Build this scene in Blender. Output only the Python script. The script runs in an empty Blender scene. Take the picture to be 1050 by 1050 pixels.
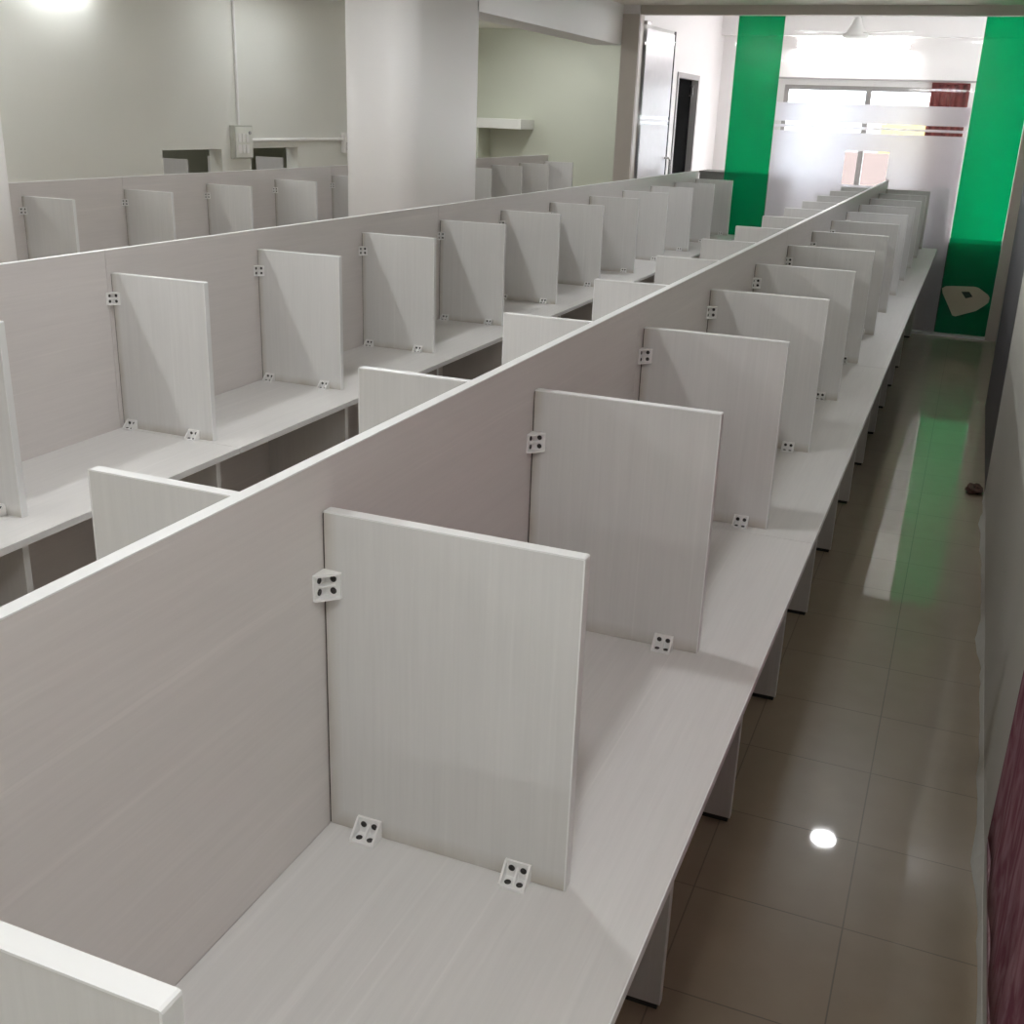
import bpy, bmesh, math, random
from mathutils import Vector, Matrix
random.seed(7)
C = bpy.context.scene
COL = C.collection

# ------------------------------------------------------------------ camera
cam_d = bpy.data.cameras.new('camera')
cam_d.sensor_fit = 'HORIZONTAL'; cam_d.sensor_width = 36.0
cam_d.lens = 1121.25 / 1050 * 36.0
cam_d.clip_start = 0.02; cam_d.clip_end = 200
cam = bpy.data.objects.new('camera', cam_d); COL.objects.link(cam)
yaw, pitch, roll = 0.3768, 0.3488, 0.0372
f = Vector((-math.sin(yaw)*math.cos(pitch), math.cos(yaw)*math.cos(pitch), -math.sin(pitch)))
r = Vector((math.cos(yaw), math.sin(yaw), 0)); u = r.cross(f)
r2 = r*math.cos(roll) + u*math.sin(roll); u2 = -r*math.sin(roll) + u*math.cos(roll)
M = Matrix((r2, u2, -f)).transposed().to_4x4(); M.translation = (0.7184, -1.1456, 1.721)
cam.matrix_world = M
C.camera = cam

# ------------------------------------------------------------------ world, exposure
LAMP = 165.0          # ceiling downlights
TUBE = 46.0          # tube lights
w = bpy.data.worlds.new('daylight'); C.world = w; w.use_nodes = True
bg = w.node_tree.nodes['Background']; bg.inputs[0].default_value = (0.94, 0.95, 1.0, 1); bg.inputs[1].default_value = 8.0
C.view_settings.view_transform = 'Standard'; C.view_settings.look = 'None'
C.view_settings.exposure = 0.34; C.view_settings.gamma = 1.0; C.view_settings.use_curve_mapping = False
C.cycles.max_bounces = 10; C.cycles.diffuse_bounces = 6; C.cycles.transparent_max_bounces = 16
C.cycles.use_denoising = True
C.cycles.sample_clamp_indirect = 8.0

# ------------------------------------------------------------------ materials
def new_mat(n):
    m = bpy.data.materials.new(n); m.use_nodes = True
    nt = m.node_tree
    return m, nt, nt.nodes, nt.links, nt.nodes['Principled BSDF']

def plain(n, col, rough=0.5, noise=0.05, scale=6.0, bump=0.0, metal=0.0, spec=0.5):
    m, nt, N, L, P = new_mat(n)
    tc = N.new('ShaderNodeTexCoord'); nz = N.new('ShaderNodeTexNoise')
    nz.inputs['Scale'].default_value = scale; nz.inputs['Detail'].default_value = 5
    L.new(tc.outputs['Object'], nz.inputs['Vector'])
    mx = N.new('ShaderNodeMix'); mx.data_type = 'RGBA'
    L.new(nz.outputs['Fac'], mx.inputs['Factor'])
    mx.inputs['A'].default_value = tuple(max(0, c*(1-noise)) for c in col) + (1,)
    mx.inputs['B'].default_value = tuple(min(1, c*(1+noise)) for c in col) + (1,)
    L.new(mx.outputs['Result'], P.inputs['Base Color'])
    P.inputs['Roughness'].default_value = rough; P.inputs['Metallic'].default_value = metal
    P.inputs['Specular IOR Level'].default_value = spec
    if bump:
        b = N.new('ShaderNodeBump'); b.inputs['Strength'].default_value = bump; b.inputs['Distance'].default_value = 0.01
        n2 = N.new('ShaderNodeTexNoise'); n2.inputs['Scale'].default_value = scale*8; n2.inputs['Detail'].default_value = 4
        L.new(tc.outputs['Object'], n2.inputs['Vector']); L.new(n2.outputs['Fac'], b.inputs['Height'])
        L.new(b.outputs['Normal'], P.inputs['Normal'])
    return m

def laminate(n, col, axis, rough=0.42, stain=False):
    """white woodgrain laminate; grain runs along axis"""
    m, nt, N, L, P = new_mat(n)
    tc = N.new('ShaderNodeTexCoord'); oi = N.new('ShaderNodeObjectInfo')
    ad = N.new('ShaderNodeVectorMath'); ad.operation = 'ADD'
    ml = N.new('ShaderNodeVectorMath'); ml.operation = 'SCALE'; ml.inputs['Scale'].default_value = 17.0
    cb = N.new('ShaderNodeCombineXYZ')
    for k in 'XYZ': L.new(oi.outputs['Random'], cb.inputs[k])
    L.new(cb.outputs[0], ml.inputs[0]); L.new(tc.outputs['Object'], ad.inputs[0]); L.new(ml.outputs[0], ad.inputs[1])
    def grain(s_across, s_along, dist):
        mp = N.new('ShaderNodeMapping')
        s = [s_across]*3; s[axis] = s_along
        mp.inputs['Scale'].default_value = s
        L.new(ad.outputs[0], mp.inputs['Vector'])
        nz = N.new('ShaderNodeTexNoise'); nz.inputs['Scale'].default_value = 1.0; nz.inputs['Detail'].default_value = 6
        nz.inputs['Roughness'].default_value = 0.6; nz.inputs['Distortion'].default_value = dist
        L.new(mp.outputs[0], nz.inputs['Vector']); return nz
    a = grain(160, 5, 0.3); b = grain(22, 1.3, 1.2)
    mt = N.new('ShaderNodeMath'); mt.operation = 'MULTIPLY_ADD'; mt.inputs[1].default_value = 0.55
    L.new(a.outputs['Fac'], mt.inputs[0])
    m2 = N.new('ShaderNodeMath'); m2.operation = 'MULTIPLY'; m2.inputs[1].default_value = 0.45
    L.new(b.outputs['Fac'], m2.inputs[0]); L.new(m2.outputs[0], mt.inputs[2])
    rp = N.new('ShaderNodeValToRGB')
    rp.color_ramp.elements[0].position = 0.3; rp.color_ramp.elements[0].color = tuple(c*0.945 for c in col)+(1,)
    rp.color_ramp.elements[1].position = 0.68; rp.color_ramp.elements[1].color = tuple(min(1, c*1.035) for c in col)+(1,)
    L.new(mt.outputs[0], rp.inputs[0])
    st = grain(55, 0.5, 0.4); sr = N.new('ShaderNodeValToRGB')
    sr.color_ramp.elements[0].position = 0.60; sr.color_ramp.elements[0].color = (1, 1, 1, 1)
    sr.color_ramp.elements[1].position = 0.70; sr.color_ramp.elements[1].color = (1.06, 1.06, 1.06, 1)
    L.new(st.outputs['Fac'], sr.inputs[0])
    sm = N.new('ShaderNodeMix'); sm.data_type = 'RGBA'; sm.blend_type = 'MULTIPLY'; sm.inputs['Factor'].default_value = 1.0
    L.new(rp.outputs[0], sm.inputs['A']); L.new(sr.outputs[0], sm.inputs['B'])
    colr = sm.outputs['Result']
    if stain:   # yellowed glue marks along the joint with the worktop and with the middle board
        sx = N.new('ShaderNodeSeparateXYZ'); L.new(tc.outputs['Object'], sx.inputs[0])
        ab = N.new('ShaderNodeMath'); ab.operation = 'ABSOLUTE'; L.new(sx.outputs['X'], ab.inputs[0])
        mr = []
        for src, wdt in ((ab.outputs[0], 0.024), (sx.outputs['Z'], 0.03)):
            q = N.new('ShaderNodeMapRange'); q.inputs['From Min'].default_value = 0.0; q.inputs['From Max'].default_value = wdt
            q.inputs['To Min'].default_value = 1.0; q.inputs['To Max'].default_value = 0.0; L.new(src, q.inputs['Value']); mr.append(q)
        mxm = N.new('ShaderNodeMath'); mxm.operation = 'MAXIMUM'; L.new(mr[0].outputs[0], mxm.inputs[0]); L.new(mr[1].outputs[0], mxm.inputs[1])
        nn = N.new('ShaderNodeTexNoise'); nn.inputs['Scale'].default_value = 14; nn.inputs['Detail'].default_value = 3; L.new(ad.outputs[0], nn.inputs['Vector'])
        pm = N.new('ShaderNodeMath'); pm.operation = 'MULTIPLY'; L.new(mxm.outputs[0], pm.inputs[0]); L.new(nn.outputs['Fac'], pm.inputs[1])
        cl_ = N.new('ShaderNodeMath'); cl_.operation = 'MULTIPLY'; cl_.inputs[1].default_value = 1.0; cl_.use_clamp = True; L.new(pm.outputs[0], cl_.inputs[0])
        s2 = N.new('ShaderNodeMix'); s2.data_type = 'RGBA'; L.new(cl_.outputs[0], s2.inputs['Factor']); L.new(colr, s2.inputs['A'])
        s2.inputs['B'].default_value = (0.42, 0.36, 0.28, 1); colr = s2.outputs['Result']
    L.new(colr, P.inputs['Base Color'])
    bp = N.new('ShaderNodeBump'); bp.inputs['Strength'].default_value = 0.12; bp.inputs['Distance'].default_value = 0.002
    L.new(a.outputs['Fac'], bp.inputs['Height']); L.new(bp.outputs['Normal'], P.inputs['Normal'])
    P.inputs['Roughness'].default_value = rough; P.inputs['Specular IOR Level'].default_value = 0.4
    return m

def emit(n, col, s):
    m, nt, N, L, P = new_mat(n)
    P.inputs['Base Color'].default_value = (0.8, 0.8, 0.8, 1)
    P.inputs['Emission Color'].default_value = col+(1,); P.inputs['Emission Strength'].default_value = s
    return m

def glass_mat(n, tint=(0.97, 0.98, 0.97)):
    m = bpy.data.materials.new(n); m.use_nodes = True; nt = m.node_tree; N, L = nt.nodes, nt.links; N.clear()
    out = N.new('ShaderNodeOutputMaterial'); mix = N.new('ShaderNodeMixShader')
    tr = N.new('ShaderNodeBsdfTransparent'); tr.inputs[0].default_value = tint+(1,)
    gl = N.new('ShaderNodeBsdfGlossy'); gl.inputs['Roughness'].default_value = 0.02
    lw = N.new('ShaderNodeLayerWeight'); lw.inputs['Blend'].default_value = 0.5
    pw = N.new('ShaderNodeMath'); pw.operation = 'POWER'; pw.inputs[1].default_value = 3.5
    ma = N.new('ShaderNodeMath'); ma.operation = 'MULTIPLY_ADD'; ma.inputs[1].default_value = 0.6; ma.inputs[2].default_value = 0.008
    L.new(lw.outputs['Facing'], pw.inputs[0]); L.new(pw.outputs[0], ma.inputs[0]); L.new(ma.outputs[0], mix.inputs[0])
    L.new(tr.outputs[0], mix.inputs[1]); L.new(gl.outputs[0], mix.inputs[2]); L.new(mix.outputs[0], out.inputs[0])
    return m

def film_mat(n, through, body, f_body, f_transl, noise_scale=30, rough=0.3, f_gloss=0.04, blur=0.0):
    """adhesive film: see-through share, diffuse share, light coming through"""
    m = bpy.data.materials.new(n); m.use_nodes = True; nt = m.node_tree; N, L = nt.nodes, nt.links; N.clear()
    out = N.new('ShaderNodeOutputMaterial')
    tr = N.new('ShaderNodeBsdfTransparent'); tr.inputs[0].default_value = through+(1,)
    if blur:
        tr = N.new('ShaderNodeBsdfRefraction'); tr.inputs['Color'].default_value = through+(1,)
        tr.inputs['Roughness'].default_value = blur; tr.inputs['IOR'].default_value = 1.35
    df = N.new('ShaderNodeBsdfDiffuse'); tl = N.new('ShaderNodeBsdfTranslucent')
    tc = N.new('ShaderNodeTexCoord'); nz = N.new('ShaderNodeTexNoise'); nz.inputs['Scale'].default_value = noise_scale
    L.new(tc.outputs['Object'], nz.inputs['Vector'])
    mx = N.new('ShaderNodeMix'); mx.data_type = 'RGBA'; L.new(nz.outputs['Fac'], mx.inputs['Factor'])
    mx.inputs['A'].default_value = tuple(c*0.94 for c in body)+(1,); mx.inputs['B'].default_value = tuple(min(1, c*1.05) for c in body)+(1,)
    L.new(mx.outputs['Result'], df.inputs[0]); L.new(mx.outputs['Result'], tl.inputs[0])
    m1 = N.new('ShaderNodeMixShader'); m1.inputs[0].default_value = f_transl
    L.new(df.outputs[0], m1.inputs[1]); L.new(tl.outputs[0], m1.inputs[2])
    m2 = N.new('ShaderNodeMixShader'); m2.inputs[0].default_value = f_body
    L.new(tr.outputs[0], m2.inputs[1]); L.new(m1.outputs[0], m2.inputs[2])
    gl = N.new('ShaderNodeBsdfGlossy'); gl.inputs['Roughness'].default_value = rough
    m3 = N.new('ShaderNodeMixShader'); m3.inputs[0].default_value = f_gloss
    L.new(m2.outputs[0], m3.inputs[1]); L.new(gl.outputs[0], m3.inputs[2]); L.new(m3.outputs[0], out.inputs[0])
    return m

def floor_mat():
    m, nt, N, L, P = new_mat('polished_tile')
    tc = N.new('ShaderNodeTexCoord'); mp = N.new('ShaderNodeMapping')
    T = 0.345
    mp.inputs['Location'].default_value = (-(0.705 - 3*T)/T, -(1.036 - 3*T)/T, 0); mp.inputs['Scale'].default_value = (1/T, 1/T, 1/T)
    L.new(tc.outputs['Object'], mp.inputs['Vector'])
    br = N.new('ShaderNodeTexBrick'); br.offset = 0.0; br.squash = 1.0
    br.inputs['Scale'].default_value = 1.0; br.inputs['Brick Width'].default_value = 1.0; br.inputs['Row Height'].default_value = 1.0
    br.inputs['Mortar Size'].default_value = 0.006; br.inputs['Mortar Smooth'].default_value = 0.3; br.inputs['Bias'].default_value = 0.0
    br.inputs['Color1'].default_value = (0.375, 0.305, 0.222, 1); br.inputs['Color2'].default_value = (0.40, 0.325, 0.238, 1)
    br.inputs['Mortar'].default_value = (0.23, 0.195, 0.155, 1)
    L.new(mp.outputs[0], br.inputs['Vector'])
    nz = N.new('ShaderNodeTexNoise'); nz.inputs['Scale'].default_value = 9; nz.inputs['Detail'].default_value = 8
    L.new(tc.outputs['Object'], nz.inputs['Vector'])
    mx = N.new('ShaderNodeMix'); mx.data_type = 'RGBA'; mx.blend_type = 'MULTIPLY'; mx.inputs['Factor'].default_value = 0.5
    rp = N.new('ShaderNodeValToRGB'); rp.color_ramp.elements[0].color = (0.72, 0.70, 0.68, 1); rp.color_ramp.elements[1].color = (1.1, 1.1, 1.1, 1)
    L.new(nz.outputs['Fac'], rp.inputs[0]); L.new(br.outputs['Color'], mx.inputs['A']); L.new(rp.outputs[0], mx.inputs['B'])
    L.new(mx.outputs['Result'], P.inputs['Base Color'])
    P.inputs['Roughness'].default_value = 0.32
    P.inputs['Specular IOR Level'].default_value = 0.35
    P.inputs['Coat Weight'].default_value = 0.9; P.inputs['Coat Roughness'].default_value = 0.03
    return m

M_PANEL = laminate('white_laminate_upright', (0.70, 0.692, 0.68), 2, stain=True)
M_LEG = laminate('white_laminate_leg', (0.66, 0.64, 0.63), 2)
M_SPINE = laminate('white_laminate_lengthwise', (0.70, 0.660, 0.645), 1)
M_TOP = laminate('white_laminate_worktop', (0.74, 0.725, 0.715), 1, 0.35)
M_EDGE = plain('white_edge_band', (0.86, 0.86, 0.86), 0.4, 0.02, 20)
M_PLASTIC = plain('white_plastic', (0.88, 0.87, 0.86), 0.35, 0.02, 40)
M_SCREW = plain('dark_screw_recess', (0.035, 0.03, 0.028), 0.5, 0.2, 200)
M_GAP_SHADE = plain('gap_shade_brown', (0.06, 0.045, 0.035), 0.8, 0.3, 30)  # dark colour standing in for the unlit gap at the joint
M_BLACK = plain('black_plastic', (0.02, 0.02, 0.02), 0.5, 0.2, 60)
M_WALL = plain('cream_wall_paint', (0.80, 0.80, 0.755), 0.45, 0.03, 1.6, 0.04)
M_OLIVE = plain('pale_green_wall_paint', (0.63, 0.65, 0.55), 0.45, 0.03, 1.6, 0.04)
M_WHITE = plain('white_wall_paint', (0.86, 0.84, 0.835), 0.5, 0.02, 2.0, 0.04)
M_RWALL = plain('right_wall_paint', (0.64, 0.63, 0.585), 0.5, 0.05, 2.5, 0.08)
M_CEIL = plain('ceiling_paint', (0.80, 0.78, 0.71), 0.6, 0.03, 2.0)
M_FRAME = plain('beige_frame', (0.58, 0.53, 0.48), 0.45, 0.05, 8)
M_ALU = plain('grey_aluminium', (0.40, 0.385, 0.38), 0.4, 0.04, 30)
M_STEEL = plain('steel', (0.45, 0.44, 0.44), 0.25, 0.05, 60, metal=1.0)
M_FLOOR = floor_mat()
M_GLASS = glass_mat('clear_glass')
M_GREEN = film_mat('green_window_film', (0.0, 0.74, 0.43), (0.0, 0.46, 0.24), 0.36, 0.5, 25, 0.15, 0.02)
M_FROST = film_mat('frosted_window_film', (0.93, 0.92, 0.95), (0.90, 0.88, 0.91), 0.45, 0.62, 12, 0.3, 0.03, blur=0.36)
M_FROST_LEAF = film_mat('frosted_leaf_film', (0.93, 0.92, 0.95), (0.90, 0.88, 0.91), 0.92, 0.12, 12, 0.28, 0.15)
M_DARKDOOR = plain('dark_door', (0.004, 0.004, 0.004), 0.9, 0.3, 10, spec=0.02)
M_GREYPANEL = plain('dark_grey_panel', (0.085, 0.083, 0.092), 0.5, 0.08, 5)
M_CREAM = plain('cream_vinyl', (0.62, 0.55, 0.43), 0.5, 0.05, 12)

def cloth_mat(n, a, b, scale, rough=0.9):
    m, nt, N, L, P = new_mat(n)
    tc = N.new('ShaderNodeTexCoord'); mp = N.new('ShaderNodeMapping'); mp.inputs['Scale'].default_value = (scale, scale, scale*0.45)
    nz = N.new('ShaderNodeTexNoise'); nz.inputs['Scale'].default_value = 1; nz.inputs['Detail'].default_value = 6; nz.inputs['Distortion'].default_value = 1.5
    L.new(tc.outputs['Object'], mp.inputs['Vector']); L.new(mp.outputs[0], nz.inputs['Vector'])
    rp = N.new('ShaderNodeValToRGB'); rp.color_ramp.elements[0].position = 0.38; rp.color_ramp.elements[1].position = 0.66
    rp.color_ramp.elements[0].color = a+(1,); rp.color_ramp.elements[1].color = b+(1,)
    L.new(nz.outputs['Fac'], rp.inputs[0]); L.new(rp.outputs[0], P.inputs['Base Color']); P.inputs['Roughness'].default_value = rough
    wv = N.new('ShaderNodeTexNoise'); wv.inputs['Scale'].default_value = 250; L.new(tc.outputs['Object'], wv.inputs['Vector'])
    bp = N.new('ShaderNodeBump'); bp.inputs['Strength'].default_value = 0.25; bp.inputs['Distance'].default_value = 0.002
    L.new(wv.outputs['Fac'], bp.inputs['Height']); L.new(bp.outputs['Normal'], P.inputs['Normal'])
    return m
M_CLOTH = cloth_mat('maroon_printed_cloth', (0.22, 0.055, 0.09), (0.42, 0.22, 0.26), 14)
M_CURTAIN = cloth_mat('dark_red_curtain', (0.11, 0.02, 0.02), (0.19, 0.045, 0.04), 14)
M_RUBBLE = cloth_mat('brown_rubble', (0.05, 0.028, 0.022), (0.15, 0.08, 0.06), 60)

# ------------------------------------------------------------------ helpers
def box(bm, x0, x1, y0, y1, z0, z1, bev=0.0):
    vs = [bm.verts.new((x, y, z)) for x in (x0, x1) for y in (y0, y1) for z in (z0, z1)]
    fs = [bm.faces.new([vs[i] for i in q]) for q in ((0,1,3,2), (4,6,7,5), (0,4,5,1), (2,3,7,6), (0,2,6,4), (1,5,7,3))]
    if bev:
        es = list({e for fc in fs for e in fc.edges})
        bmesh.ops.bevel(bm, geom=es, offset=bev, segments=2, profile=0.7, affect='EDGES')
    return bm
def BM(*boxes, bev=0.0):
    bm = bmesh.new()
    for b in boxes: box(bm, *b, bev=bev)
    return bm
def prism(bm, pts, axis, a, b):
    """polygon pts in the two other axes, extruded along axis from a to b"""
    def P(p, t):
        v = [p[0], p[1]]; v.insert(axis, t); return v
    lo = [bm.verts.new(P(p, a)) for p in pts]; hi = [bm.verts.new(P(p, b)) for p in pts]
    n = len(pts)
    bm.faces.new(lo[::-1]); bm.faces.new(hi)
    for i in range(n): bm.faces.new((lo[i], lo[(i+1) % n], hi[(i+1) % n], hi[i]))
    return bm
def lathe(bm, prof, seg=32, ctr=(0, 0, 0), cap=True):
    rings = []
    for (rr, z) in prof:
        rings.append([bm.verts.new((ctr[0]+rr*math.cos(2*math.pi*i/seg), ctr[1]+rr*math.sin(2*math.pi*i/seg), ctr[2]+z)) for i in range(seg)])
    for a, b in zip(rings, rings[1:]):
        for i in range(seg): bm.faces.new((a[i], a[(i+1) % seg], b[(i+1) % seg], b[i]))
    if cap: bm.faces.new(rings[0][::-1]); bm.faces.new(rings[-1])
    return bm
def tube(bm, pts, rad, seg=10):
    pts = [Vector(p) for p in pts]; rings = []
    ref = Vector((0.31, 0.52, 0.79))
    for i, p in enumerate(pts):
        d = (pts[min(i+1, len(pts)-1)] - pts[max(i-1, 0)]).normalized()
        a = d.cross(ref).normalized(); b = d.cross(a)
        rings.append([bm.verts.new(p + a*rad*math.cos(2*math.pi*k/seg) + b*rad*math.sin(2*math.pi*k/seg)) for k in range(seg)])
    for a, b in zip(rings, rings[1:]):
        for k in range(seg): bm.faces.new((a[k], a[(k+1) % seg], b[(k+1) % seg], b[k]))
    bm.faces.new(rings[0][::-1]); bm.faces.new(rings[-1])
    return bm
def obj(name, bm, mat, parent=None, loc=None, smooth=False):
    bmesh.ops.recalc_face_normals(bm, faces=bm.faces)
    me = bpy.data.meshes.new(name); bm.to_mesh(me); bm.free()
    if smooth:
        for p in me.polygons: p.use_smooth = True
    me.materials.append(mat)
    o = bpy.data.objects.new(name, me); COL.objects.link(o)
    if parent: o.parent = parent
    if loc: o.location = loc
    return o
def tag(o, label, cat, group=None):
    o['label'] = label; o['category'] = cat
    if group: o['group'] = group
    return o
def thing(name, label, cat, loc=(0, 0, 0), group=None):
    o = bpy.data.objects.new(name, None); COL.objects.link(o); o.location = loc; o.empty_display_size = 0.1
    return tag(o, label, cat, group)
def struct(name, bm, mat, parent=None, loc=None):
    o = obj(name, bm, mat, parent, loc)
    if parent is None: o['kind'] = 'structure'
    return o
def dup(root, loc, label, group=None, level2=True):
    n = root.copy(); COL.objects.link(n); n.location = loc; n['label'] = label
    if group: n['group'] = group
    for ch in list(root.children):
        c = ch.copy(); COL.objects.link(c); c.parent = n
        if level2:
            for g in ch.children:
                d = g.copy(); COL.objects.link(d); d.parent = c
    return n
ORD = ['first', 'second', 'third', 'fourth', 'fifth', 'sixth', 'seventh', 'eighth', 'ninth', 'tenth', 'eleventh', 'twelfth', 'thirteenth', 'fourteenth', 'fifteenth']

# ------------------------------------------------------------------ room shell
YG = 9.30      # glass partition
ZC = 2.68      # ceiling of the hall
XW = -2.33     # face of the wall left of the far room
YF = 12.80     # end wall of the far room
struct('floor', BM((-8.2, 1.4, -3.6, 13.1, -0.1, 0.0)), M_FLOOR)
struct('ceiling', BM((-5.3, 1.2, -3.6, YG-0.05, ZC, ZC+0.1), (-5.3, -2.48, YG-0.05, 12.3, ZC, ZC+0.1)), M_CEIL)
struct('ceiling_far_room', BM((-2.48, 1.9, YG+0.05, YF+0.2, 2.95, 3.05)), M_WHITE)
struct('wall_back', BM((-5.3, 1.2, -3.6, -3.5, 0, ZC)), M_WALL)
# left wall with two openings to the neighbouring room
H0, H1 = (6.11, 6.89), (7.28, 8.05)
HZ0, HZ1 = 0.95, 1.372
struct('wall_left', BM((-5.32, -5.2, -3.6, 12.2, HZ1, ZC), (-5.32, -5.2, -3.6, 12.2, 0, HZ0),
                       (-5.32, -5.2, -3.6, H0[0], HZ0, HZ1), (-5.32, -5.2, H0[1], H1[0], HZ0, HZ1), (-5.32, -5.2, H1[1], 12.2, HZ0, HZ1)), M_WALL)
struct('wall_side_room', BM((-8.2, -8.1, 2.0, 12.3, 0, ZC), (-8.1, -5.32, 12.2, 12.3, 0, ZC), (-8.1, -5.32, 2.0, 2.1, 0, ZC)), M_OLIVE)
struct('ceiling_side_room', BM((-8.2, -5.32, 2.0, 12.3, ZC, ZC+0.1)), M_CEIL)
struct('wall_back_left', BM((-5.32, XW-0.15, 12.0, 12.12, 0, ZC)), M_OLIVE)
# right wall: near part, recess with a grey leaf, far part set back
struct('wall_right', BM((1.0, 1.2, -3.6, 4.62, 0, ZC), (1.06, 1.2, 4.62, 6.62, 0, ZC), (1.08, 1.2, 6.62, YG-0.04, 0, ZC)), M_RWALL)
dr = struct('door_3', BM((1.0, 1.058, 4.625, 6.615, 0.004, 2.3), bev=0.004), M_GREYPANEL)
LEAN = 0.014
for o_ in (bpy.data.objects['wall_right'], dr):
    for v in o_.data.vertices:
        if v.co.x < 1.19 and v.co.y < 6.63: v.co.x -= LEAN*v.co.z
# dividing wall between back-left room and far room
D0, D1, DZ = 10.74, 11.70, 2.19
struct('wall_far_left', BM((XW-0.15, XW, YG-0.08, D0, 0, 2.95), (XW-0.15, XW, D1, YF, 0, 2.95), (XW-0.15, XW, D0, D1, DZ, 2.95)), M_WHITE)
d2 = struct('door_2', BM((XW-0.10, XW-0.06, D0+0.05, D1-0.05, 0.004, DZ-0.05)), M_DARKDOOR)
struct('door_frame', BM((XW-0.12, XW+0.012, D0, D0+0.05, 0, DZ), (XW-0.12, XW+0.012, D1-0.05, D1, 0, DZ), (XW-0.12, XW+0.012, D0+0.05, D1-0.05, DZ-0.05, DZ)), M_ALU, d2)
obj('handle', tube(bmesh.new(), [(XW-0.06, D1-0.12, 1.98), (XW-0.03, D1-0.12, 1.98), (XW-0.03, D1-0.12, 2.08), (XW-0.06, D1-0.12, 2.08)], 0.008), M_STEEL, d2)
# far wall with window
WX0, WX1, WZ0, WZ1 = -1.56, 0.46, 0.95, 2.16
struct('wall_far', BM((XW, WX0, YF, YF+0.2, 0, 2.95), (WX1, 1.9, YF, YF+0.2, 0, 2.95), (WX0, WX1, YF, YF+0.2, 0, WZ0), (WX0, WX1, YF, YF+0.2, WZ1, 2.95)), M_WHITE)
struct('wall_far_right', BM((1.8, 1.9, YG, YF, 0, 2.95)), M_WHITE)
struct('trim_6', BM((XW, 1.8, YF-0.16, YF, 2.675, 2.88)), M_WHITE)               # beam over the far wall
struct('trim_7', BM((-1.64, 0.56, YF-0.035, YF, 2.222, 2.242)), M_ALU)           # thin ledge over the window
wn = struct('window_3', BM((WX0, WX1, YF+0.02, YF+0.08, WZ1-0.05, WZ1), (WX0, WX1, YF+0.02, YF+0.08, WZ0, WZ0+0.05),
                           (WX0, WX0+0.05, YF+0.02, YF+0.08, WZ0+0.05, WZ1-0.05), (WX1-0.05, WX1, YF+0.02, YF+0.08, WZ0+0.05, WZ1-0.05)), M_ALU)
obj('mullion', BM((-0.635, -0.575, YF+0.02, YF+0.08, WZ0+0.05, WZ1-0.05)), M_ALU, wn)
obj('pane', BM((WX0+0.05, -0.635, YF+0.045, YF+0.051, WZ0+0.05, WZ1-0.05)), M_GLASS, wn)
obj('pane', BM((-0.575, WX1-0.05, YF+0.045, YF+0.051, WZ0+0.05, WZ1-0.05)), M_GLASS, wn)
# header, post and sill of the glass partition
struct('trim_1', BM((XW-0.15, 1.1, YG-0.05, YG+0.05, 2.603, 2.95)), M_FRAME)
struct('trim_2', BM((0.992, 1.2, YG-0.04, YG+0.06, 0, 2.603)), M_FRAME)
struct('trim_3', BM((-1.46, 0.992, YG-0.02, YG+0.02, 0, 0.022)), M_EDGE)
struct('trim_4', BM((XW-0.15, XW+0.01, YG-0.1, YG-0.08, 0, 2.603), (XW, XW+0.014, YG-0.08, YG+0.04, 0, 2.603), bev=0.003), M_FRAME)
# concrete beam and columns, painted white
def rsq(x0, x1, y0, y1, rad, seg=10):
    pts = []
    for (cx, cy, a0) in ((x1-rad, y0+rad, -90), (x1-rad, y1-0.03, 0), (x0+rad, y1-rad, 90), (x0+rad, y0+rad, 180)):
        rr = 0.03 if (cy == y1-0.03) else rad
        if rr == 0.03: cx = x1-0.03
        for i in range(seg+1):
            a = math.radians(a0 + 90*i/seg); pts.append((cx+rr*math.cos(a), cy+rr*math.sin(a)))
    return pts
def column(name, x0, x1, y0, y1):
    o = obj(name, prism(bmesh.new(), rsq(x0, x1, y0, y1, 0.17), 2, 0, ZC), M_WHITE, smooth=False)
    for p in o.data.polygons: p.use_smooth = abs(p.normal.z) < 0.5
    o['kind'] = 'structure'; return o
column('column', -2.97, -2.48, 5.02, 6.045)
column('column', -2.97, -2.48, 0.93, 1.955)
struct('beam', BM((-2.76, -2.48, 6.0, YG-0.05, 2.345, ZC)), M_WHITE)
# plaster smear along the foot of the right wall
bm = bmesh.new(); lo = []; hi = []
yy = -0.5
row = []
while yy < 4.6:
    wd = 0.006 + 0.012*max(0, math.sin(yy*5.1)+0.6*math.sin(yy*13.7+1)) + random.uniform(0, 0.006)
    row.append([bm.verts.new(v) for v in ((1.0, yy, 0), (1.0-wd, yy, 0.0), (1.0-wd*0.8, yy, 0.006), (1.0-0.002, yy, 0.012+wd), (1.0, yy, 0.014+wd))])
    yy += 0.06
for a, b in zip(row, row[1:]):
    for i in range(4): bm.faces.new((a[i], a[i+1], b[i+1], b[i]))
    bm.faces.new((a[4], a[0], b[0], b[4]))
bm.faces.new(row[0]); bm.faces.new(row[-1][::-1])
struct('trim_5', bm, M_RWALL)

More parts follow.
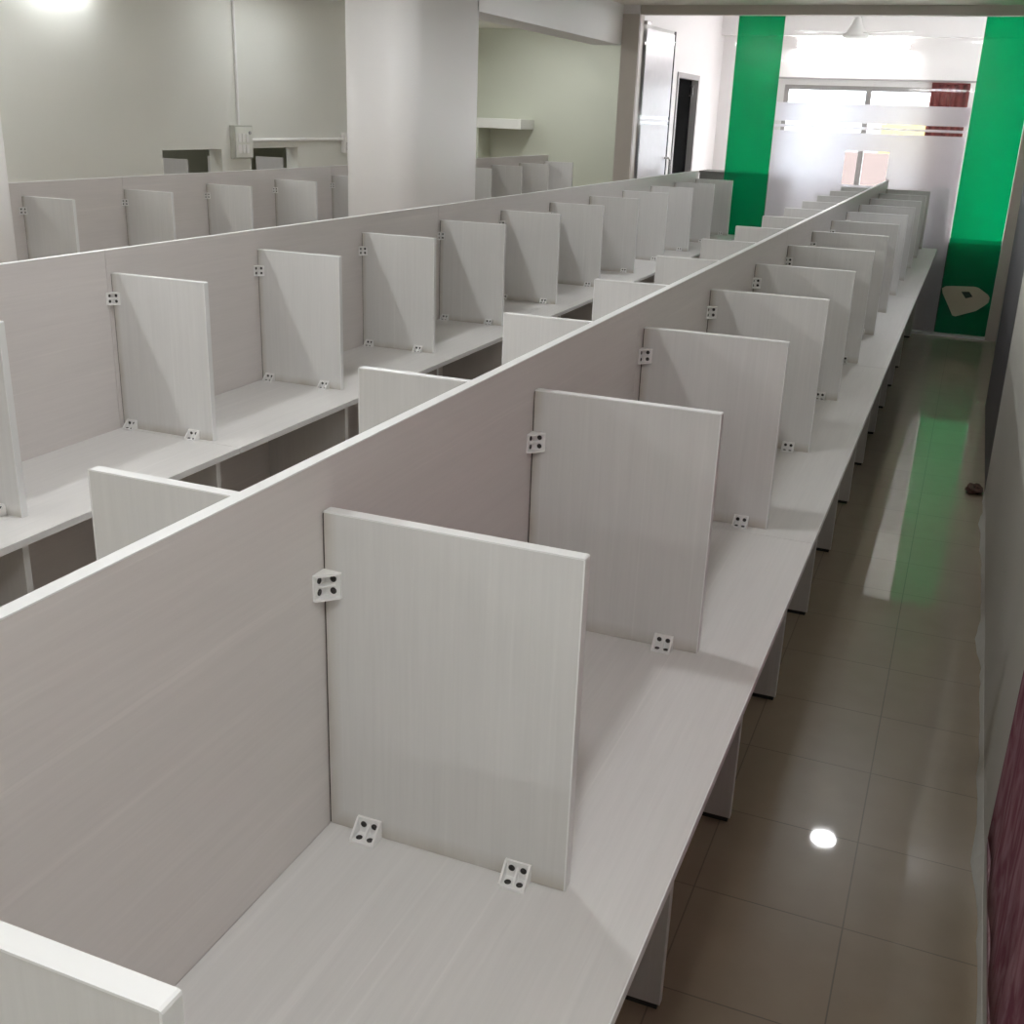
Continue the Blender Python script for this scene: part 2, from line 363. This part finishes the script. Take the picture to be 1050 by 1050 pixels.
# fixed panes of the partition: window_1, window_2; the open glass door: door_1
struct('window_1', BM((-1.455, -0.237, YG-0.005, YG+0.005, 0.022, 2.603)), M_GLASS)
struct('window_2', BM((-0.233, 0.992, YG-0.005, YG+0.005, 0.022, 2.603)), M_GLASS)
def film(name, rects, mat, label, y=YG-0.009, t=0.0025):
    o = obj(name, BM(*[(a, b, y-t, y, c, d) for a, b, c, d in rects]), mat)
    if label: tag(o, label, 'window film')
    return o
film('green_window_film', [(-1.445, -1.045, 0.03, 2.598)], M_GREEN, 'green film strip on the glass partition, beside the open glass door')
film('green_window_film', [(0.572, 0.988, 0.03, 2.598)], M_GREEN, 'green film strip on the glass partition, beside the right-hand wall')
# frosted film: clear slits and a clear cut-out window
SL = [(1.672, 1.700), (1.722, 1.750)]
CX0, CX1, CZ0, CZ1 = -0.40, -0.03, 1.24, 1.525
film('frosted_window_film', [(-1.04, CX0, CZ0, SL[0][0]), (CX1, 0.565, CZ0, SL[0][0]), (CX0, CX1, CZ1, SL[0][0]), (-1.04, 0.565, 0.03, CZ0),
     (-1.04, 0.565, SL[0][1], SL[1][0]), (-1.04, 0.565, SL[1][1], 1.905)], M_FROST,
     'white frosted film with two clear slits, between the green strips')
# open glass door, hinged on the left jamb
d1 = bpy.data.objects.new('door_1', None); COL.objects.link(d1); d1['kind'] = 'structure'
d1.location = (XW+0.03, YG+0.05, 0); d1.rotation_euler = (0, 0, math.radians(86.5))
obj('pane', BM((0, 0.86, -0.005, 0.005, 0.02, 2.53)), M_GLASS, d1)
obj('frosting', BM((0.02, 0.83, -0.0085, -0.006, 0.05, 1.672), (0.02, 0.83, -0.0085, -0.006, 1.70, 1.722), (0.02, 0.83, -0.0085, -0.006, 1.75, 2.50)), M_FROST_LEAF, d1)
obj('edge_strip', BM((0.86, 0.872, -0.009, 0.009, 0.02, 2.53)), M_BLACK, d1)
obj('hinge', BM((-0.02, 0.10, -0.018, 0.018, 2.53, 2.56), (-0.02, 0.10, -0.018, 0.018, 0.0, 0.02), bev=0.003), M_STEEL, d1)
obj('handle', tube(bmesh.new(), [(0.80, -0.006, 1.02), (0.80, -0.05, 1.02), (0.80, -0.065, 1.04), (0.80, -0.065, 1.34), (0.80, -0.05, 1.36), (0.80, -0.006, 1.36)], 0.011), M_STEEL, d1, smooth=True)

# ------------------------------------------------------------------ lamps
lens = emit('lit_lens', (0.97, 0.985, 1.0), LAMP)
first = None
def downlight(x, y, z=ZC, label='round recessed downlight in the ceiling, outside the view'):
    global first
    if first is None:
        t = thing('downlight', label, 'ceiling light', (x, y, z), 'recessed ceiling downlights')
        obj('rim', lathe(bmesh.new(), [(0.075, 0.0), (0.094, 0.0), (0.097, -0.006), (0.089, -0.012), (0.075, -0.010), (0.075, 0.0)], 32, cap=False), M_PLASTIC, t)
        obj('lens', lathe(bmesh.new(), [(0.074, -0.002), (0.074, -0.008), (0.06, -0.0095)], 32), lens, t)
        first = t; return t
    return dup(first, (x, y, z), label, 'recessed ceiling downlights')
for x, y in ((0.47, 5.25), (0.62, -1.0), (-0.78, 1.0), (-1.25, 6.5), (-3.35, 0.0), (-3.85, 10.95)):  # some traced from shadows and a floor glint, others added unseen for brightness
    downlight(x, y)
downlight(-6.1, 5.6)  # added unseen to brighten the panels behind the wall openings
downlight(-6.3, 7.2)  # second unseen lamp added to light the neighbouring room
tube_em = emit('lit_tube', (0.95, 0.98, 1.0), TUBE)
tube_em2 = emit('lit_tube_bright', (1.0, 0.97, 0.99), 80.0)
t = thing('tube_light', 'white tube light lit on the end wall above the window', 'tube light', (-0.84, YF, 2.585))
obj('housing', BM((-0.63, 0.63, -0.05, 0, -0.02, 0.035), bev=0.006), M_PLASTIC, t)
obj('tube', tube(bmesh.new(), [(-0.61, -0.068, 0.0), (0.61, -0.068, 0.0)], 0.017, 14), tube_em2, t)
for s in (-1, 1): obj('end_cap', BM((s*0.62-0.012, s*0.62+0.012, -0.09, -0.03, -0.022, 0.022), bev=0.004), M_PLASTIC, t)
t = thing('tube_light', 'white tube light lit high on the left wall, at the top left corner', 'tube light', (-5.2, 5.16, 2.475))
obj('housing', BM((0, 0.05, -0.31, 0.31, 0.0, 0.05), bev=0.006), M_PLASTIC, t)
obj('tube', tube(bmesh.new(), [(0.066, -0.29, 0.015), (0.066, 0.29, 0.015)], 0.016, 14), tube_em, t)
for s in (-1, 1): obj('end_cap', BM((0.03, 0.09, s*0.30-0.012, s*0.30+0.012, -0.005, 0.038), bev=0.004), M_PLASTIC, t)
t = thing('tube_light', 'long white tube light on the left wall, hidden behind the white column', 'tube light', (-5.2, 10.05, 2.40))
obj('housing', BM((0, 0.05, -0.61, 0.61, 0.0, 0.05), bev=0.006), M_PLASTIC, t)
obj('tube', tube(bmesh.new(), [(0.066, -0.59, 0.015), (0.066, 0.59, 0.015)], 0.016, 14), tube_em, t)
for s in (-1, 1): obj('end_cap', BM((0.03, 0.09, s*0.60-0.012, s*0.60+0.012, -0.005, 0.038), bev=0.004), M_PLASTIC, t)

def wall_tube(label, loc, rz):
    n = dup(t, loc, label); n.rotation_euler = (0, 0, rz); return n
wall_tube('white tube light high on the left wall, out of the frame at left', (-5.2, 2.2, 2.40), 0)
for nm_, yy_ in (('beside the column', 7.3), ('nearer than the column', 4.1)):
    wall_tube('added unseen tube light under the hall ceiling above the rear bench, '+nm_, (-4.75, yy_, 2.60), 0)  # extra lamps above the view, added to brighten the left wall
for nm_, yy_ in (('nearest the white column', 4.1), ('second from the white column', 2.3), ('third from the white column', 0.5), ('farthest from the white column', -1.3)):
    wall_tube('white tube light under the hall ceiling above the second bench, '+nm_, (-2.34, yy_, 2.60), 0)
wall_tube('tube light added unseen on the wall behind the camera, straight behind it', (-0.2, -3.5, 2.40), math.pi/2)  # fill lamp added out of view to brighten the near panels

# ceiling fan of the far room
t = thing('ceiling_fan', 'white ceiling fan with bell-shaped cover hanging behind the glass partition', 'ceiling fan', (-0.63, 11.0, 2.55))
obj('motor_cover', lathe(bmesh.new(), [(0.02, 0.19), (0.035, 0.17), (0.05, 0.12), (0.08, 0.07), (0.12, 0.03), (0.13, 0.012), (0.12, 0.0), (0.06, -0.012)], 36), M_PLASTIC, t, smooth=True)
obj('rod', tube(bmesh.new(), [(0, 0, 0.19), (0, 0, 0.40)], 0.013), M_PLASTIC, t)
for k in range(3):
    a = math.radians(90+120*k)
    b_ = obj('blade', prism(bmesh.new(), [(0.11, -0.04), (0.60, -0.062), (0.62, -0.03), (0.62, 0.03), (0.60, 0.062), (0.11, 0.04)], 2, 0.036, 0.041), M_PLASTIC, t)
    b_.rotation_euler = (0, 0, a)

# ------------------------------------------------------------------ benches
S = 0.76; ZT = 1.2297; ZS = 1.2975; TD = 0.75; TH = 0.018
def frame_of(corner, ax):
    """corner point, the two leg directions (first along the base, second along the divider) and the length direction"""
    c = Vector(corner)
    if ax == 'z': return c, Vector((0, -1, 0)), Vector((1, 0, 0)), Vector((0, 0, 1))
    if ax == '-z': return c, Vector((0, -1, 0)), Vector((-1, 0, 0)), Vector((0, 0, 1))
    return c, Vector((0, -1, 0)), Vector((0, 0, 1)), Vector((1, 0, 0))
BL, BH, BT = 0.028, 0.0185, 0.0035      # leg length, half length, wall thickness
def bracket_bm(corner, ax):
    """moulded corner bracket: two legs, closed end cheeks and a middle web"""
    c, d1, d2, e = frame_of(corner, ax)
    bm = bmesh.new()
    def pr(pts, a, b):
        lo = [bm.verts.new(c + d1*p + d2*q + e*a) for p, q in pts]; hi = [bm.verts.new(c + d1*p + d2*q + e*b) for p, q in pts]
        n = len(pts); bm.faces.new(lo[::-1]); bm.faces.new(hi)
        for i in range(n): bm.faces.new((lo[i], lo[(i+1) % n], hi[(i+1) % n], hi[i]))
    o = 0.0004
    ell = [(o, o), (BL, o), (BL, o+BT), (o+BT, o+BT), (o+BT, BL), (o, BL)]
    pr(ell, -BH, BH)
    tri = [(o+BT*0.5, o+BT*0.5), (BL-0.0002, o+BT*0.5), (BL-0.0002, BT+0.002), (BT+0.002, BL-0.0002), (o+BT*0.5, BL-0.0002)]
    pr(tri, -BH-0.0002, -BH+0.003); pr(tri, BH-0.003, BH+0.0002)
    web = [(o+BT*0.5, o+BT*0.5), (BL-0.006, o+BT*0.5), (o+BT*0.5, BL-0.006)]
    pr(web, -0.0016, 0.0016)
    return bm
def screw_bm(corner, ax, i, j):
    """i picks the leg, j the end"""
    c, d1, d2, e = frame_of(corner, ax)
    if i < 0: base, n, t = c + d1*0.0175 + d2*(0.0004+BT), d2, d1
    else: base, n, t = c + d2*0.0175 + d1*(0.0004+BT), d1, d2
    base = base + e*(j*0.0085)
    bm = bmesh.new(); seg = 14; rings = []
    for rr, h in ((0.0046, -0.0005), (0.0046, 0.0010), (0.0032, 0.0017), (0.0012, 0.0009)):
        rings.append([bm.verts.new(base + n*h + (e*math.cos(q)+t*math.sin(q))*rr) for q in [2*math.pi*k/seg for k in range(seg)]])
    for r0, r1 in zip(rings, rings[1:]):
        for k in range(seg): bm.faces.new((r0[k], r0[(k+1) % seg], r1[(k+1) % seg], r1[k]))
    bm.faces.new(rings[0][::-1]); bm.faces.new(rings[-1])
    return bm
def make_divider(label, group, wd, side, zb, xs, loc, screws):
    """side=+1: stands on the +x side of its spine; local origin on the worktop at the spine's face"""
    t = thing('divider_panel', label, 'divider', loc, group)
    h = ZT - TD
    e = 0.0022
    x0, x1 = (0.0025, wd) if side > 0 else (-wd, -0.0025)
    if side > 0: box_ = (x0, x1-e, 0, 0.018, 0.0006, h-e)
    else: box_ = (x0+e, x1, 0, 0.018, 0.0006, h-e)
    obj('panel', BM(box_, bev=0.0006), M_PANEL, t)
    bm = bmesh.new()
    if side > 0: prof = [(x0, h-e), (x0, h), (x1-0.003, h), (x1-0.0008, h-0.0008), (x1, h-0.003), (x1, 0.0006), (x1-e, 0.0006), (x1-e, h-e)]
    else: prof = [(x1, h-e), (x1, h), (x0+0.003, h), (x0+0.0008, h-0.0008), (x0, h-0.003), (x0, 0.0006), (x0+e, 0.0006), (x0+e, h-e)]
    prism(bm, prof, 1, -0.0003, 0.0183)
    obj('edge_band', bm, M_EDGE, t)
    obj('gap_shade', BM((0.0003, 0.0024, 0.0012, 0.0165, 0.001, h-0.004) if side > 0 else (-0.0024, -0.0003, 0.0012, 0.0165, 0.001, h-0.004)), M_GAP_SHADE, t)  # added dark strip paints the shade between divider and middle board
    for (ax, c) in [('z' if side > 0 else '-z', (0, 0, zb-TD))] + [('x', (xx*side, 0, 0)) for xx in xs]:
        b = obj('bracket', bracket_bm(c, ax), M_PLASTIC, t)
        if screws:
            for i in (-1, 1):
                for j in (-1, 1): obj('screw', screw_bm(c, ax, i, j), M_SCREW, b)
    return t
def worktop(label, group, x0, x1, y0, y1, front, legs_y, lx0, lx1):
    """front: +1 when the free edge is at x1"""
    t = thing('worktop', label, 'worktop', ((x0+x1)/2, (y0+y1)/2, TD), group)
    cx, cy = (x0+x1)/2, (y0+y1)/2
    a, b = (x0-cx, x1-cx)
    e = 0.002
    if front > 0: obj('board', BM((a, b-e, y0-cy, y1-cy, -TH, 0), bev=0.0006), M_TOP, t); obj('edge_band', BM((b-e, b, y0-cy, y1-cy, -TH, -0.0004)), M_EDGE, t)
    else: obj('board', BM((a+e, b, y0-cy, y1-cy, -TH, 0), bev=0.0006), M_TOP, t); obj('edge_band', BM((a, a+e, y0-cy, y1-cy, -TH, -0.0004)), M_EDGE, t)
    for ly in legs_y:
        lg = obj('leg', BM((lx0-cx, lx1-cx, ly-cy, ly+0.018-cy, 0.014-TD, -TH-0.0005), bev=0.0006), M_LEG, t)
        obj('edge_band', BM((lx1-cx, lx1+0.002-cx, ly-cy-0.0003, ly+0.0183-cy, 0.014-TD, -TH-0.0005)) if front > 0 else BM((lx0-0.002-cx, lx0-cx, ly-cy-0.0003, ly+0.0183-cy, 0.014-TD, -TH-0.0005)), M_EDGE, lg)
        obj('foot_gap_shade', BM((lx0+0.01-cx, lx1-0.004-cx, ly+0.002-cy, ly+0.016-cy, -TD+0.0005, 0.014-TD)), M_BLACK, lg)  # foot strip, black also to paint the gap shadow under the leg
    return t
def spine(label, group, xr, y0, y1):
    t = thing('partition_panel', label, 'partition', (xr-0.009, (y0+y1)/2, 0), group)
    h = (y1-y0)/2
    obj('board', BM((-0.009, 0.009, -h, h, 0.001, ZS-0.0022), bev=0.0006), M_SPINE, t)
    obj('edge_band', BM((-0.0093, 0.0093, -h, h, ZS-0.0022, ZS), bev=0.0008), M_EDGE, t)
    return t

# --- nearest bench, double sided
segA = [-1.45, -0.804, 1.476, 3.756, 6.036, 8.316, 9.262]
nmA = ['at the camera', 'nearest to the camera', 'second along from the camera', 'third along from the camera', 'fourth along from the camera', 'last before the glass']
for i, (a, b) in enumerate(zip(segA, segA[1:])):
    a += 0.001; b -= 0.001
    spine('long white partition board down the middle of the nearest bench, '+nmA[i], 'partition boards of the nearest bench', 0.0, a, b)
    legs = [0.6214+0.6997*k for k in range(-3, 13) if a+0.01 < 0.6214+0.6997*k < b-0.03]
    if i == len(nmA)-1: legs = legs[:-1] + [9.225] if legs and legs[-1] > 9.1 else legs + [9.225]
    worktop('white woodgrain worktop along the tiled aisle, '+nmA[i], 'aisle-side worktops of the nearest bench', 0.001, 0.4845, a, b, 1, legs, 0.05, 0.383)
    worktop('white worktop behind the nearest bench\'s middle board, '+nmA[i], 'far-side worktops of the nearest bench', -0.5025, -0.019, a, b, -1, legs, -0.401, -0.068)
GA, GL, GB, GC = 'dividers on the aisle side of the nearest bench', 'dividers behind the nearest bench\'s middle board', 'dividers on the second bench', 'dividers on the rear bench'
first_a = make_divider('white divider at the lower left corner of the view, cut off by the frame', GA, 0.361, 1, 1.13, (0.067, 0.294), (0.0, -S, TD), True)
plain_a = None
for k in range(0, 13):
    lab = 'white divider on the aisle side of the nearest bench, %s from the camera' % (ORD[k] + ' whole one')
    if k == 0: lab = 'largest white divider, whole, nearest the camera on the aisle side'
    if k == 12: lab = 'last white divider on the aisle side of the nearest bench, against the glass'
    if k == 2: first_a2 = make_divider(lab, GA, 0.361, 1, 1.16, (0.067, 0.296), (0.0, k*S, TD), True)
    elif k == 7: plain_a = make_divider(lab, GA, 0.361, 1, 1.16, (0.067, 0.296), (0.0, k*S, TD), True)
    elif k < 2: dup(first_a, (0, k*S, TD), lab, GA)
    elif k < 7: dup(first_a2, (0, k*S, TD), lab, GA)
    else: dup(plain_a, (0, k*S, TD), lab, GA)
first_l = None
for k in range(0, 13):
    lab = 'white divider showing above the nearest bench\'s middle board, %s from the camera' % ORD[k]
    loc = (-0.018, -0.006+k*S, TD)
    if k == 0: first_l = make_divider(lab, GL, 0.361, -1, 1.16, (0.067, 0.296), loc, False)
    else: dup(first_l, loc, lab, GL)
# --- second bench, single sided
XB = -1.6544; BS = 0.7574; B0 = 1.4926
segB = [-0.796, 1.476, 3.748, 6.02, 8.292, 9.18]
nmB = ['leftmost in view', 'second from the left', 'third from the left', 'fourth from the left', 'last before the glass door']
for i, (a, b) in enumerate(zip(segB, segB[1:])):
    a += 0.001; b -= 0.001
    spine('long white partition board at the back of the second bench, '+nmB[i], 'partition boards of the second bench', XB, a, b)
    legs = [B0-0.053+BS*k for k in range(-3, 11) if a+0.01 < B0-0.053+BS*k < b-0.02]
    worktop('white worktop of the second bench, '+nmB[i], 'worktops of the second bench', XB+0.001, XB+0.4484, a, b, 1, legs, XB+0.05, XB+0.384)
first_b = None
for k in range(-2, 11):
    lab = 'white divider on the second bench, %s from the left edge of the photo' % ORD[max(0, k+1)]
    if k == -2: lab = 'white divider on the second bench, just outside the left edge of the photo'
    if k == -1: lab = 'white divider on the second bench, cut off by the photo\'s left edge'
    if k == 10: lab = 'last white divider on the second bench, nearest the open glass door'
    loc = (XB, B0+BS*k, TD)
    if k == -2: first_b = make_divider(lab, GB, 0.3404, 1, 1.155, (0.036, 0.272), loc, True)
    elif k == 4: plain_b = make_divider(lab, GB, 0.3404, 1, 1.155, (0.036, 0.272), loc, True)
    elif k < 4: dup(first_b, loc, lab, GB)
    else: dup(plain_b, loc, lab, GB)
# --- rear bench by the left wall
XC = -3.897; CS = 0.7743; C0 = 3.382
segC = [2.30, 4.150, 6.474, 8.797, 11.24]
nmC = ['beside the left column', 'left of the white column', 'behind the white column', 'right of the white column']
for i, (a, b) in enumerate(zip(segC, segC[1:])):
    a += 0.001; b -= 0.001
    spine('white partition board at the back of the rear bench, '+nmC[i], 'partition boards of the rear bench', XC, a, b)
    legs = [C0-0.053+CS*k for k in range(-2, 11) if a+0.01 < C0-0.053+CS*k < b-0.02]
    worktop('white worktop of the rear bench, '+nmC[i], 'worktops of the rear bench', XC+0.001, XC+0.4484, a, b, 1, legs, XC+0.05, XC+0.384)
nC = {0: 'first from the left', 1: 'second from the left', 2: 'third from the left', 3: 'fourth from the left', 4: 'partly hidden by the column\'s left side',
      5: 'hidden behind the white column', 6: 'behind the right edge of the column', 7: 'just right of the column', 8: 'second right of the column', 9: 'third right of the column', 10: 'last before the pale green wall'}
first_c = None
for k in range(0, 11):
    lab = 'white divider on the rear bench, ' + nC[k]
    loc = (XC, C0+CS*k, TD)
    if k == 0: first_c = make_divider(lab, GC, 0.3395, 1, 1.155, (0.036, 0.272), loc, True)
    else: dup(first_c, loc, lab, GC)

# ------------------------------------------------------------------ left wall fittings and the room behind it
t = thing('switchboard', 'pale wall switchboard between the two low wall openings', 'switchboard', (-5.2, 7.13, 1.415))
obj('box', BM((0, 0.05, -0.13, 0.13, -0.135, 0.135), bev=0.006), plain('grey_white_plastic', (0.55, 0.55, 0.50), 0.4, 0.03, 30), t)
obj('cover_plate', BM((0.05, 0.056, -0.118, 0.118, -0.123, 0.123), bev=0.003), M_WALL, t)
for i in range(3):
    for j in range(2):
        obj('switch', BM((0.056, 0.062, -0.09+0.055*i, -0.05+0.055*i, -0.09+0.09*j, -0.02+0.09*j), bev=0.002), M_PLASTIC, t)
obj('indicator', lathe(bmesh.new(), [(0.014, 0), (0.014, 0.012)], 16), M_ALU, t).matrix_local = Matrix.Translation((0.055, 0.075, 0.075)) @ Matrix.Rotation(math.pi/2, 4, 'Y')
tag(obj('cable_conduit', tube(bmesh.new(), [(-5.19, 7.12, 1.552), (-5.19, 7.12, ZC-0.002)], 0.012), M_PLASTIC), 'thin white conduit rising from the switchboard up the left wall', 'conduit')
tag(obj('cable_conduit', tube(bmesh.new(), [(-5.186, 7.262, 1.428), (-5.186, 8.82, 1.428)], 0.015), M_PLASTIC), 'white horizontal conduit running right from the switchboard to the column', 'conduit')
t = thing('wall_socket', 'small white wall socket at the right end of the horizontal conduit', 'socket', (-5.2, 8.9, 1.40))
obj('box', BM((0, 0.045, -0.075, 0.075, -0.10, 0.09), bev=0.005), M_PLASTIC, t)
obj('rocker', BM((0.045, 0.052, -0.04, 0.04, -0.075, 0.0), bev=0.002), M_ALU, t)
for i, (xa, xb, y, zp) in enumerate(((-5.42, -5.69, 6.7, 1.27), (-5.345, -5.59, 7.2, 1.283), (-5.54, -5.85, 8.3, 1.247), (-5.45, -5.62, 8.62, 1.275))):
    lab = ['light panel standing inside the left wall opening, at its left', 'light panel standing inside the left wall opening, at its right',
           'light panel standing inside the right wall opening, at its left', 'light panel standing inside the right wall opening, at its right'][i]
    tag(obj('display_panel', BM((xb, xa, y, y+0.018, 0, zp), bev=0.001), M_LEG), lab, 'panel', 'panels seen through the wall openings')
for k, (a, b) in enumerate((H0, H1)):
    o = struct('trim_%d' % (8+k), BM((-5.325, -5.198, a, b, HZ1-0.012, HZ1), (-5.325, -5.198, a, a+0.012, HZ0, HZ1-0.012), (-5.325, -5.198, b-0.012, b, HZ0, HZ1-0.012)), M_WALL)
# shelf on the pale green wall
t = thing('wall_shelf', 'thick pale shelf high on the pale green wall, beside the column', 'shelf', (-4.75, 12.0, 1.61))
obj('slab', BM((-0.40, 0.36, -0.42, 0, -0.055, 0.055), bev=0.004), M_WALL, t)
obj('support', BM((-0.25, -0.21, -0.36, 0, -0.40, -0.055), bev=0.003), M_OLIVE, t)

# ------------------------------------------------------------------ small things
def drape(name, mat, x, y0, y1, z0, z1, amp, waves, along='y', flare=0.0, ny=70, nz=16, thick=0.006):
    bm = bmesh.new(); g = []
    for j in range(nz+1):
        zz = z0 + (z1-z0)*j/nz; rw = []
        for i in range(ny+1):
            s = i/ny; k = y0 + (y1-y0)*s + flare*s*(1-j/nz)**2
            off = amp*math.sin(s*waves*2*math.pi + 0.6*math.sin(zz*3)) + amp*0.4*math.sin(s*waves*5.1+zz*2)
            hem = 0.003*math.sin(s*waves*2*math.pi+1) if j == 0 else 0
            rw.append(bm.verts.new((x+off, k, zz+hem) if along == 'y' else (k, x+off, zz+hem)))
        g.append(rw)
    for j in range(nz):
        for i in range(ny): bm.faces.new((g[j][i], g[j][i+1], g[j+1][i+1], g[j+1][i]))
    o = obj(name, bm, mat, smooth=True)
    md = o.modifiers.new('thickness', 'SOLIDIFY'); md.thickness = thick
    return o
cl = thing('cloth_hanging', 'maroon printed cloth hanging on the near right wall, at the lower right corner', 'cloth', (0, 0, 0))
dc = drape('cloth', M_CLOTH, 0.990, 0.0, 1.16, 0.185, 1.65, 0.003, 4.5, flare=0.10, thick=0.003); dc.parent = cl
for v in dc.data.vertices: v.co.x -= LEAN*v.co.z
obj('hem', BM((0.983, 0.993, 0.0, 1.255, 0.165, 0.185), bev=0.002), cloth_mat('pale_pink_hem', (0.30, 0.16, 0.19), (0.45, 0.30, 0.32), 20), cl)
obj('rail', tube(bmesh.new(), [(0.962, -0.05, 1.66), (0.962, 1.25, 1.66)], 0.010), M_STEEL, cl)
obj('rail_mount', BM((0.96, 0.977, -0.03, -0.01, 1.645, 1.675), (0.96, 0.977, 1.21, 1.23, 1.645, 1.675)), M_STEEL, cl)
cu = thing('window_curtain', 'dark red curtain gathered at the right end of the far window', 'curtain', (0, 0, 0))
drape('fabric', M_CURTAIN, YF-0.075, 0.07, 0.47, 0.80, 2.20, 0.014, 5.0, along='x').parent = cu
obj('heading', BM((0.07, 0.47, YF-0.09, YF-0.06, 2.195, 2.215), bev=0.003), M_CURTAIN, cu)
# lump at the wall foot
bm = bmesh.new(); bmesh.ops.create_icosphere(bm, subdivisions=3, radius=1)
for v in bm.verts:
    n_ = 1 + 0.16*math.sin(v.co.x*5+1)*math.cos(v.co.y*4) + 0.12*math.sin(v.co.z*7+v.co.x*3) + random.uniform(-0.03, 0.03)
    v.co = Vector((v.co.x*0.040*n_, v.co.y*0.055*n_, max(-0.7, v.co.z)*0.024*n_))
zmin = min(v.co.z for v in bm.verts)
for v in bm.verts: v.co.z -= zmin
tag(obj('rubble_lump', bm, M_RUBBLE, loc=(0.952, 4.62, 0.0005)), 'small brown lump of rubble on the floor against the right wall', 'rubble')
# cream cut-out stuck low on the right film
pts = [(0.575, 0.415), (0.60, 0.435), (0.655, 0.442), (0.835, 0.452), (0.87, 0.445), (0.955, 0.392), (0.972, 0.368), (0.968, 0.325), (0.945, 0.30), (0.88, 0.245), (0.72, 0.182), (0.695, 0.19), (0.585, 0.375)]
st = thing('cream_sticker', 'cream rounded cut-out with a dark square hole, low on the right green strip', 'sticker', (0, 0, 0))
obj('sheet', prism(bmesh.new(), pts, 1, YG-0.016, YG-0.0116), M_CREAM, st)
obj('hole', prism(bmesh.new(), [(0.735, 0.40), (0.80, 0.405), (0.835, 0.365), (0.78, 0.345)], 1, YG-0.0166, YG-0.0161), plain('dark_green_hole', (0.01, 0.03, 0.02), 0.5), st)
# furniture of the far room, close behind the glass
M_CAB = plain('dark_cabinet', (0.05, 0.048, 0.045), 0.5, 0.1, 8)
M_CABTOP = plain('dark_cabinet_top', (0.20, 0.195, 0.19), 0.45, 0.1, 8)
def cabinet(name, label, x0, x1, y0, y1, h, doors, mat):
    cx, cy = (x0+x1)/2, (y0+y1)/2; hx, hy = (x1-x0)/2, (y1-y0)/2
    t = thing(name, label, 'cabinet', (cx, cy, 0))
    obj('body', BM((-hx+0.01, hx-0.01, -hy+0.02, hy-0.01, 0.06, h-0.025), bev=0.003), mat, t)
    obj('top', BM((-hx, hx, -hy, hy, h-0.025, h), bev=0.003), M_CABTOP, t)
    obj('plinth', BM((-hx+0.03, hx-0.03, -hy+0.04, hy-0.02, 0.0005, 0.06)), M_BLACK, t)
    wd = (2*hx-0.02)/doors
    for i in range(doors):
        xa = -hx+0.01+wd*i
        d = obj('door', BM((xa+0.003, xa+wd-0.003, -hy+0.004, -hy+0.019, 0.07, h-0.03), bev=0.002), mat, t)
        obj('knob', lathe(bmesh.new(), [(0.008, 0), (0.014, 0.012), (0.010, 0.02)], 16), M_STEEL, d).matrix_local = Matrix.Translation((xa+wd-0.05 if i % 2 == 0 else xa+0.05, -hy+0.004, h*0.62)) @ Matrix.Rotation(math.pi/2, 4, 'X')
    return t
cabinet('low_cabinet', 'dark low cabinet behind the right green strip of the glass partition', 0.26, 1.50, 9.46, 9.92, 0.795, 3, M_CAB)
cabinet('tall_cabinet', 'dark chest-high cabinet behind the left green strip, past the open glass door', -1.92, -1.02, 10.3, 10.72, 1.25, 2, plain('grey_cabinet', (0.20, 0.195, 0.19), 0.5, 0.06, 8))
t = thing('storage_box', 'grey box standing on the low cabinet, blurred behind the frosted film', 'box', (0.425, 9.62, 0.7955))
mb = plain('grey_box', (0.22, 0.215, 0.21), 0.7, 0.08, 8)
obj('body', BM((-0.085, 0.085, -0.09, 0.09, 0, 0.40), bev=0.004), mb, t)
obj('lid', BM((-0.09, 0.09, -0.095, 0.095, 0.40, 0.455), bev=0.004), mb, t)

# ------------------------------------------------------------------ outside the far window
struct('ground_outside', BM((-30, 30, 13.6, 60, -3.2, -3.0)), plain('street', (0.45, 0.44, 0.42), 0.9, 0.1, 0.5))
t = thing('building', 'pale building across the street, seen through the far window', 'building', (1.0, 26.0, -3.0))
obj('wall', BM((-7, 5, 0, 6, 0, 8.0)), plain('pale_facade', (0.70, 0.73, 0.77), 0.8, 0.05, 0.5), t)
mw = plain('facade_window', (0.30, 0.33, 0.37), 0.2, 0.1, 1)
for i in range(4):
    for j in range(2): obj('window', BM((-6+2.8*i, -4.6+2.8*i, -0.04, 0.0, 3.2+2.5*j, 4.6+2.5*j)), mw, t)
obj('ledge', BM((-7.2, 5.2, -0.5, 0, 5.1, 5.25)), plain('facade_ledge', (0.62, 0.62, 0.64), 0.8), t)
t = thing('shop_sign', 'yellow sign board outside, seen through the slits of the frosted film', 'sign', (-0.55, 22.0, -3.0))
obj('board', BM((-0.62, 1.6, 0, 0.08, 4.22, 5.05), bev=0.01), plain('yellow_board', (0.33, 0.25, 0.08), 0.5, 0.05, 3), t)
for s in (-0.4, 1.2): obj('post', BM((s-0.04, s+0.04, 0.08, 0.16, 0.0, 5.0)), M_ALU, t)
t = thing('shop_awning', 'orange red awning outside, seen through the clear patch in the frosted film', 'awning', (-1.2, 19.0, -3.0))
obj('canopy', prism(bmesh.new(), [(0.0, 3.75), (0.0, 3.7), (1.0, 4.25), (1.0, 4.3)], 0, -0.7, 0.75), plain('awning_cloth', (0.085, 0.058, 0.054), 0.8, 0.1, 4), t)
for s in (-0.65, 0.7): obj('pole', tube(bmesh.new(), [(s, 0.02, 0.0), (s, 0.02, 3.72)], 0.03), M_ALU, t)
for s in (-0.65, 0.7): obj('pole', tube(bmesh.new(), [(s, 0.98, 0.0), (s, 0.98, 4.25)], 0.03), M_ALU, t)
